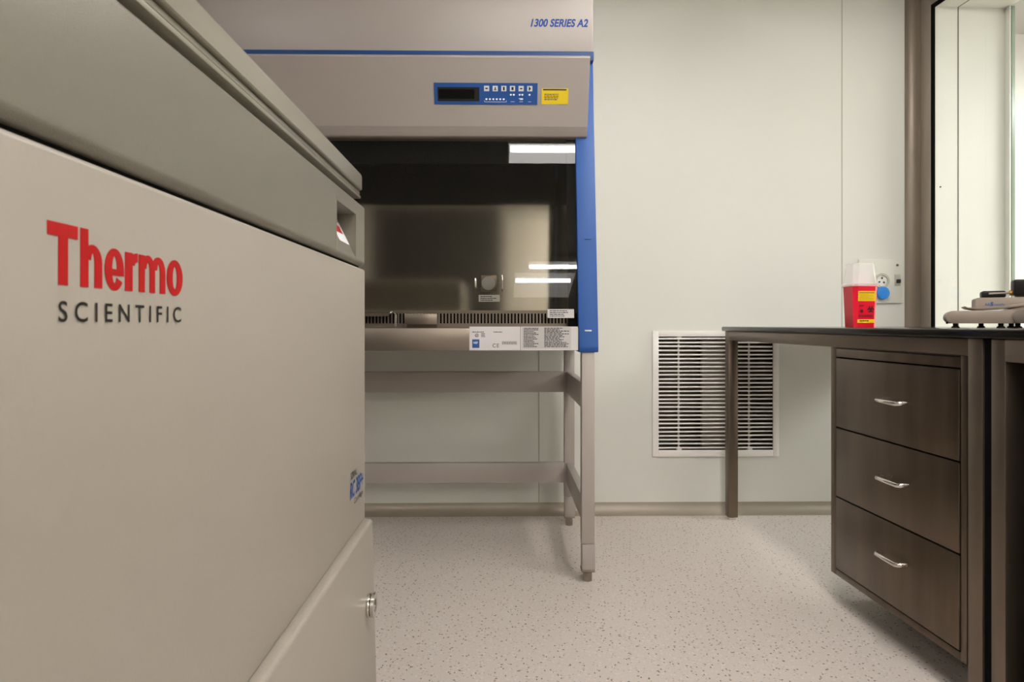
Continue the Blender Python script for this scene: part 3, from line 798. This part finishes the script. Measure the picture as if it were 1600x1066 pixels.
for (s0, v0) in ((.016, .012), (.016, BD - .10), (s15 - LG - .004, BD - .10)):
    lg = obj('leg', lbox(new(), s0, s0 + LG, v0, v0 + LG, .012, ZT0 - .0005, .003), M['steel_frame'], f1)
    obj('foot', cyl(new(), (v0 + LG / 2, -s0 - LG / 2, .007), .021, .014, 'z', 20, bev=.002), M['chrome'], lg)
sc = S(1512, .01)
lg = obj('leg', lbox(new(), sc, s15, .010, .010 + LG, .0, ZT0 - .0005, .002), M['steel_frame'], f1)
b = new(); lbox(b, .016 + LG - .002, sc + .002, .010, .04, ZA, ZT0 - .0005, .002); obj('front_rail', b, M['steel_frame'], f1)
b = new(); lbox(b, .02, .05, .012 + LG, BD - .10, ZA, ZT0 - .0005, .002); obj('end_rail', b, M['steel_frame'], f1)
b = new(); lbox(b, s15, s48 - .0015, .016, .05, .0, ZT0 - .0005); obj('gap_shade', b, M['void'], f1)  # black filler painted in for the shade of the gap between benches
# drawer cabinet
dc = thing('drawer_cabinet', 'dark brushed steel cabinet of three drawers hung under the worktop', 'cabinet', bloc, PHI)
sL, sR = S(1298.6, .01), S(1510.5, .01)
zdb = BZ(893, 1298.6)
b = new()
DT = .62
lbox(b, sL, sL + .0015, .010, DT, zdb, ZA - .001); lbox(b, sR - .0015, sR, .012, DT, zdb, ZA - .001)
lbox(b, sL, sR, .012, DT, zdb, zdb + .0015); lbox(b, sL, sR, .012, DT, ZA - .0025, ZA - .001); lbox(b, sL, sR, DT - .002, DT, zdb, ZA - .001)
obj('carcass', b, M['steel_dark'], dc)
obj('drawer_gap_shade', lbox(new(), sL + .003, sR - .003, .024, .026, zdb + .003, ZA - .004), M['void'], dc)  # black sheet close behind the drawer fronts, painting their gaps as shade
sl2, sr2 = S(1307, .01), S(1499.6, .01)
zt_d = BZ(559.5, 1307); zb_d = BZ(887, 1306)
b = new()
lbox(b, sL, sl2 - .002, .010, .024, zdb, ZA - .001, .0015); lbox(b, sr2 + .003, sR, .010, .024, zdb, ZA - .001, .0015)
lbox(b, sl2 - .003, sr2 + .004, .010, .024, zt_d + .004, ZA - .005, .0015); lbox(b, sl2 - .003, sr2 + .004, .010, .024, zdb, zb_d - .003, .0015)
obj('face_frame', b, M['steel_dark'], dc)
z1_ = BZ(667.5, 1307); z2_ = BZ(775.5, 1307)
hs = [(1367, 1406, 628.5), (1367.5, 1408, 753), (1366.5, 1405.5, 874.5)]
for k, (za, zb_) in enumerate(((z1_ + .0018, zt_d), (z2_ + .0018, z1_ - .0018), (zb_d, z2_ - .0018))):
    dr = obj('drawer', lbox(new(), sl2, sr2, .0075, .022, za, zb_, .003), M['steel_dark'], dc)
    p0, p1, py = hs[k]
    q0, q1 = S(p0, -.015), S(p1, -.015); zc = BZ(py, (p0 + p1) / 2, -.015)
    v_ = -.018
    pts = [(.006, -q0 - .004, zc + .002), (-.006, -q0 - .004, zc + .002), (-.013, -q0 - .006, zc + .001), (v_, -q0 - .013, zc)]
    pts += [(v_, -q1 + .013, zc), (-.013, -q1 + .006, zc + .001), (-.006, -q1 + .004, zc + .002), (.006, -q1 + .004, zc + .002)]
    obj('handle', tube(new(), pts, .0066, 12), M['chrome'], dr, label='small bright chrome pull handle')
# second bench beyond the gap
f2 = thing('bench_frame', 'dark steel bench frame with a black panel as painted shade in its open space at the right edge', 'bench', bloc, PHI)
obj('leg', lbox(new(), s48, s70, .010, .055, 0, ZT0 - .0005, .002), M['steel_frame'], f2)
obj('leg', lbox(new(), LEN - .06, LEN - .015, .010, .055, 0, ZT0 - .0005, .002), M['steel_frame'], f2)
b = new(); lbox(b, s70 - .002, LEN - .058, .010, .05, BZ(566, 1572), ZT0 - .0005, .002); obj('front_rail', b, M['steel_frame'], f2)
obj('knee_shade_panel', lbox(new(), s48 + .004, LEN - .02, .056, .062, .0, ZT0 - .003), M['void'], f2)  # black panel stands in for shade in the open knee space
obj('end_panel', lbox(new(), s48 + .001, s48 + .004, .056, BD - .06, .0, ZT0 - .003), M['steel_dark'], f2)
# worktop
wt = thing('worktop', 'long glossy black worktop running along both steel benches', 'worktop', bloc, PHI)
obj('slab', box(new(), 0, BD, -LEN, 0, ZT0, ZT1, .006, 3), M['black'], wt)

# ------------------------------------------------------------------ sharps bin
Ys = 2.25
q0 = at(1335, 507, Ys); q1 = at(1374, 441, Ys)
wS = q1.x - q0.x; hS = .144; dS = .088
cx, cy = (q0.x + q1.x) / 2, Ys + dS / 2
sb = thing('sharps_container', 'red sharps bin with a clear lid and yellow stickers on the worktop', 'sharps container', (cx, cy, ZT1 + .0002))
def octo(t, wx, wy, ch, z):
    p = [(-wx + ch, -wy), (wx - ch, -wy), (wx, -wy + ch), (wx, wy - ch), (wx - ch, wy), (-wx + ch, wy), (-wx, wy - ch), (-wx, -wy + ch)]
    return [t.verts.new((a_, b_, z)) for a_, b_ in p]
def loft(levels):
    t = bmesh.new(); L = [octo(t, *l) for l in levels]
    for A, B in zip(L, L[1:]):
        for i in range(8): t.faces.new((A[i], A[(i + 1) % 8], B[(i + 1) % 8], B[i]))
    t.faces.new(L[0][::-1]); t.faces.new(L[-1]); bmesh.ops.recalc_face_normals(t, faces=t.faces[:]); return t
hw, hd = wS / 2, dS / 2
obj('bin', loft([(hw * .86, hd * .86, .008, 0), (hw * .88, hd * .88, .011, .004), (hw, hd, .013, hS)]), M['sharps_red'], sb)
li = loft([(hw * 1.07, hd * 1.07, .012, hS - .004), (hw * 1.07, hd * 1.07, .012, hS + .006), (hw * .97, hd * .97, .012, hS + .008), (hw * .84, hd * .84, .014, hS + .073), (hw * .80, hd * .80, .014, hS + .076)])
ld = obj('lid', li, M['lidclear'], sb, label='clear plastic lid')
obj('lid_insert', loft([(hw * .6, hd * .5, .01, hS + .008), (hw * .55, hd * .45, .01, hS + .045)]), M['lidclear'], sb)
# stickers follow the tapering front
def sface(fx, z):
    k = .88 + .12 * z / hS
    return Vector((hw * fx * k, -hd * k, z))
supv = Vector((0, -hd * .12 / hS, 1)).normalized()
def sticker(name, f0, f1, z0, z1, m, par, lift=.0004):
    b = new(); patch(b, sface(f0, z0), rx, supv, (f1 - f0) * hw * (.88 + .12 * z0 / hS), z1 - z0, lift, .0003); return obj(name, b, m, par)
st = sticker('sticker', -.72, .74, .090, .124, M['sticker'], sb)
b = fine_print(new(), sface(-.62, .094), rx, supv, hw * 1.2, .020, 5, 31, 1, .0009, .25)
patch(b, sface(-.64, .1165), rx, supv, hw * 1.22, .0032, .0009, .0002)
obj('fine_print', b, M['brass'], st)
st = sticker('sticker', -.80, .74, .016, .028, M['sticker'], sb)
b = fine_print(new(), sface(-.6, .0195), rx, supv, hw * 1.15, .005, 1, 32, 1, .0009, .8); obj('fine_print', b, M['ink'], st)
def biohazard(fx, z, R_):
    c = sface(fx, z) + Vector((0, -.0008, 0)); b = new()
    for a_ in (90, 210, 330):
        k = Vector((math.cos(math.radians(a_)), 0, math.sin(math.radians(a_)))) * R_ * .55
        ring(b, c + k, R_ * .32, R_ * .62, .0004, 'y', 20, math.radians(a_ + 30), math.radians(a_ + 330))
    ring(b, c, R_ * .45, R_ * .62, .0004, 'y', 20)
    return b
dark_red = mat('dark_red_print', (.10, .004, .006, 1), .5)
obj('biohazard_mark', biohazard(.36, .062, .0115), dark_red, sb)
obj('biohazard_mark', biohazard(-.42, .056, .0065), dark_red, sb)
b = fine_print(new(), sface(-.62, .071), rx, supv, hw * .45, .006, 2, 33, 1, .0006, .5); fine_print(b, sface(-.7, .036), rx, supv, hw * 1.4, .007, 2, 34, 1, .0006, .6)
obj('bin_print', b, dark_red, sb)

# ------------------------------------------------------------------ bench-top instrument at the right edge
Yi = 1.95
K = Yi / F
ib = at(1478, 514, Yi)
ITH = math.radians(-31); ic_, is_ = math.cos(ITH), math.sin(ITH)
ins = thing('lab_instrument', 'low taupe bench-top instrument with black fittings at the right end of the worktop', 'lab instrument', (ib.x, Yi, ZT1 + .0002), ITH)
def ixx(px): r_ = X(px, 1.0); return (r_ * Yi - ib.x) / (ic_ - r_ * is_)
def iz(py, px=1540): return Z(py, Yi + ixx(px) * is_, px) - ZT1 - .0002
IW = .30
def rprof(x0, x1, z0, z1, r_, n=6, right=True):
    p = []
    cs = [(x0 + r_, z1 - r_, PI / 2), (x0 + r_, z0 + r_, PI)]
    for cx_, cz_, a0 in cs:
        for i in range(n + 1): a_ = a0 + PI / 2 * i / n; p.append((cx_ + r_ * math.cos(a_), cz_ + r_ * math.sin(a_)))
    if right:
        for cx_, cz_, a0 in ((x1 - r_, z0 + r_, 1.5 * PI), (x1 - r_, z1 - r_, 0)):
            for i in range(n + 1): a_ = a0 + PI / 2 * i / n; p.append((cx_ + r_ * math.cos(a_), cz_ + r_ * math.sin(a_)))
    else: p += [(x1, z0), (x1, z1)]
    return p
zb0, zb1 = iz(505.5), iz(485.5)
b = new(); prism(b, rprof(0, IW, zb0, zb1, (zb1 - zb0) * .485), 0, .16, 'y', .0012)
obj('base', b, M['inst'], ins)
b = new(); prism(b, rprof(ixx(1582), IW + .004, zb0 + .001, zb1 + .0008, (zb1 - zb0) * .485), -.012, .0, 'y', .002)
obj('end_cap', b, M['inst_dark'], ins)
# housing with swept lip
b = new(); prism(b, rprof(ixx(1525), IW - .02, iz(482), iz(465), .006), .012, .14, 'y', .001); 
obj('housing', b, M['inst'], ins)
lip = [(ixx(px), iz(py)) for px, py in ((1508, 478.2), (1512, 480), (1524, 480.5), (1545, 480.3), (1566, 479.5), (1582, 477), (1600, 475), (1630, 473.5))]
lip2 = [(ixx(px), iz(py)) for px, py in ((1630, 477.5), (1600, 479), (1582, 481), (1568, 483), (1545, 484), (1525, 484), (1514, 482.2), (1508.5, 479.6))]
obj('lip', prism(new(), lip + lip2, .004, .15, 'y', .0006), M['inst'], ins)
b = new(); prism(b, [(ixx(px), iz(py)) for px, py in ((1560, 485.8), (1582, 483), (1600, 480), (1630, 478), (1630, 486), (1560, 486.2))], .008, .15, 'y'); obj('neck', b, M['inst'], ins)
q0 = ixx(1539.5); q1 = ixx(1571)
text('instrument_lettering', 'Adi', M['blue_dark'], ins, (q0, .012, iz(478)), rx, Zup, ixx(1547) - q0, iz(473.5) - iz(478), .02)
text('instrument_lettering', 'S', M['blue_dark'], ins, (ixx(1547.6), .012, iz(478.3)), rx, Zup, ixx(1553) - ixx(1547.6), iz(472) - iz(478.3), .05, .15)
text('instrument_lettering', 'cientific', M['blue_dark'], ins, (ixx(1553.5), .012, iz(478)), rx, Zup, q1 - ixx(1553.5), iz(474) - iz(478), .0)
b = new(); box(b, ixx(1536.5), ixx(1576), .05, .11, iz(465), iz(453.6), .006, 3); blk = obj('black_holder', b, M['black_matte'], ins, label='black holder block on top')
b = new(); tube(b, [(ixx(1548), .047, iz(458.5)), (ixx(1562), .047, iz(458)), (ixx(1588), .047, iz(457.5))], .0032, 10); obj('rod', b, M['foot'], ins)
b = new(); cyl(b, (ixx(1585.5), .047, iz(457.5)), .0085, .013, 'x', 16, r2=.005, bev=.001); obj('brass_nut', b, M['brass'], ins)
b = new(); box(b, ixx(1586.5), ixx(1630), .03, .10, iz(461.5), iz(437), .006, 3); obj('black_head', b, M['black_matte'], ins, label='tall black head on top')
b = new(); box(b, ixx(1592), ixx(1622), .045, .085, iz(466), iz(461), .001); obj('head_post', b, M['inst_dark'], ins)
for px in (1494, 1566, 1593):
    yy = .03 if px != 1566 else .03
    b = new(); x_ = ixx(px)
    cyl(b, (x_, yy, zb0 * .62), .0065, zb0 * .95, 'z', 16); cyl(b, (x_, yy, .0028), .0115, .0055, 'z', 20, r2=.009, bev=.001)
    obj('foot', b, M['black_matte'], ins)
for px in (1540, 1590):
    b = new(); x_ = ixx(px); cyl(b, (x_, .125, zb0 * .62), .0065, zb0 * .95, 'z', 16); cyl(b, (x_, .125, .0028), .0115, .0055, 'z', 20, r2=.009, bev=.001)
    obj('foot', b, M['black_matte'], ins)
b = new(); cyl(b, (ixx(1480.5), .03, iz(504.5)), .0028, .006, 'z', 10); obj('levelling_knob', b, M['black_matte'], ins)

# ------------------------------------------------------------------ camera, world, view
cd = bpy.data.cameras.new('camera'); cam = bpy.data.objects.new('camera', cd); C.objects.link(cam)
cam.location = (0, 0, H); cam.rotation_euler = (PI / 2, 0, -YAW)
cd.sensor_width = 36; cd.lens = 36 * F / 1600
cd.shift_y = -(533 - HOR) / 1600
cd.clip_start = .02
cd.dof.use_dof = True; cd.dof.focus_distance = 2.35; cd.dof.aperture_fstop = 18
sc_ = bpy.context.scene; sc_.camera = cam
w = bpy.data.worlds.new('world'); sc_.world = w; w.use_nodes = True
w.node_tree.nodes['Background'].inputs[0].default_value = (.9, .9, 1, 1); w.node_tree.nodes['Background'].inputs[1].default_value = .02
vs = sc_.view_settings
vs.view_transform = 'Standard'; vs.look = 'None'; vs.gamma = 1; vs.use_curve_mapping = False
vs.exposure = 0.66
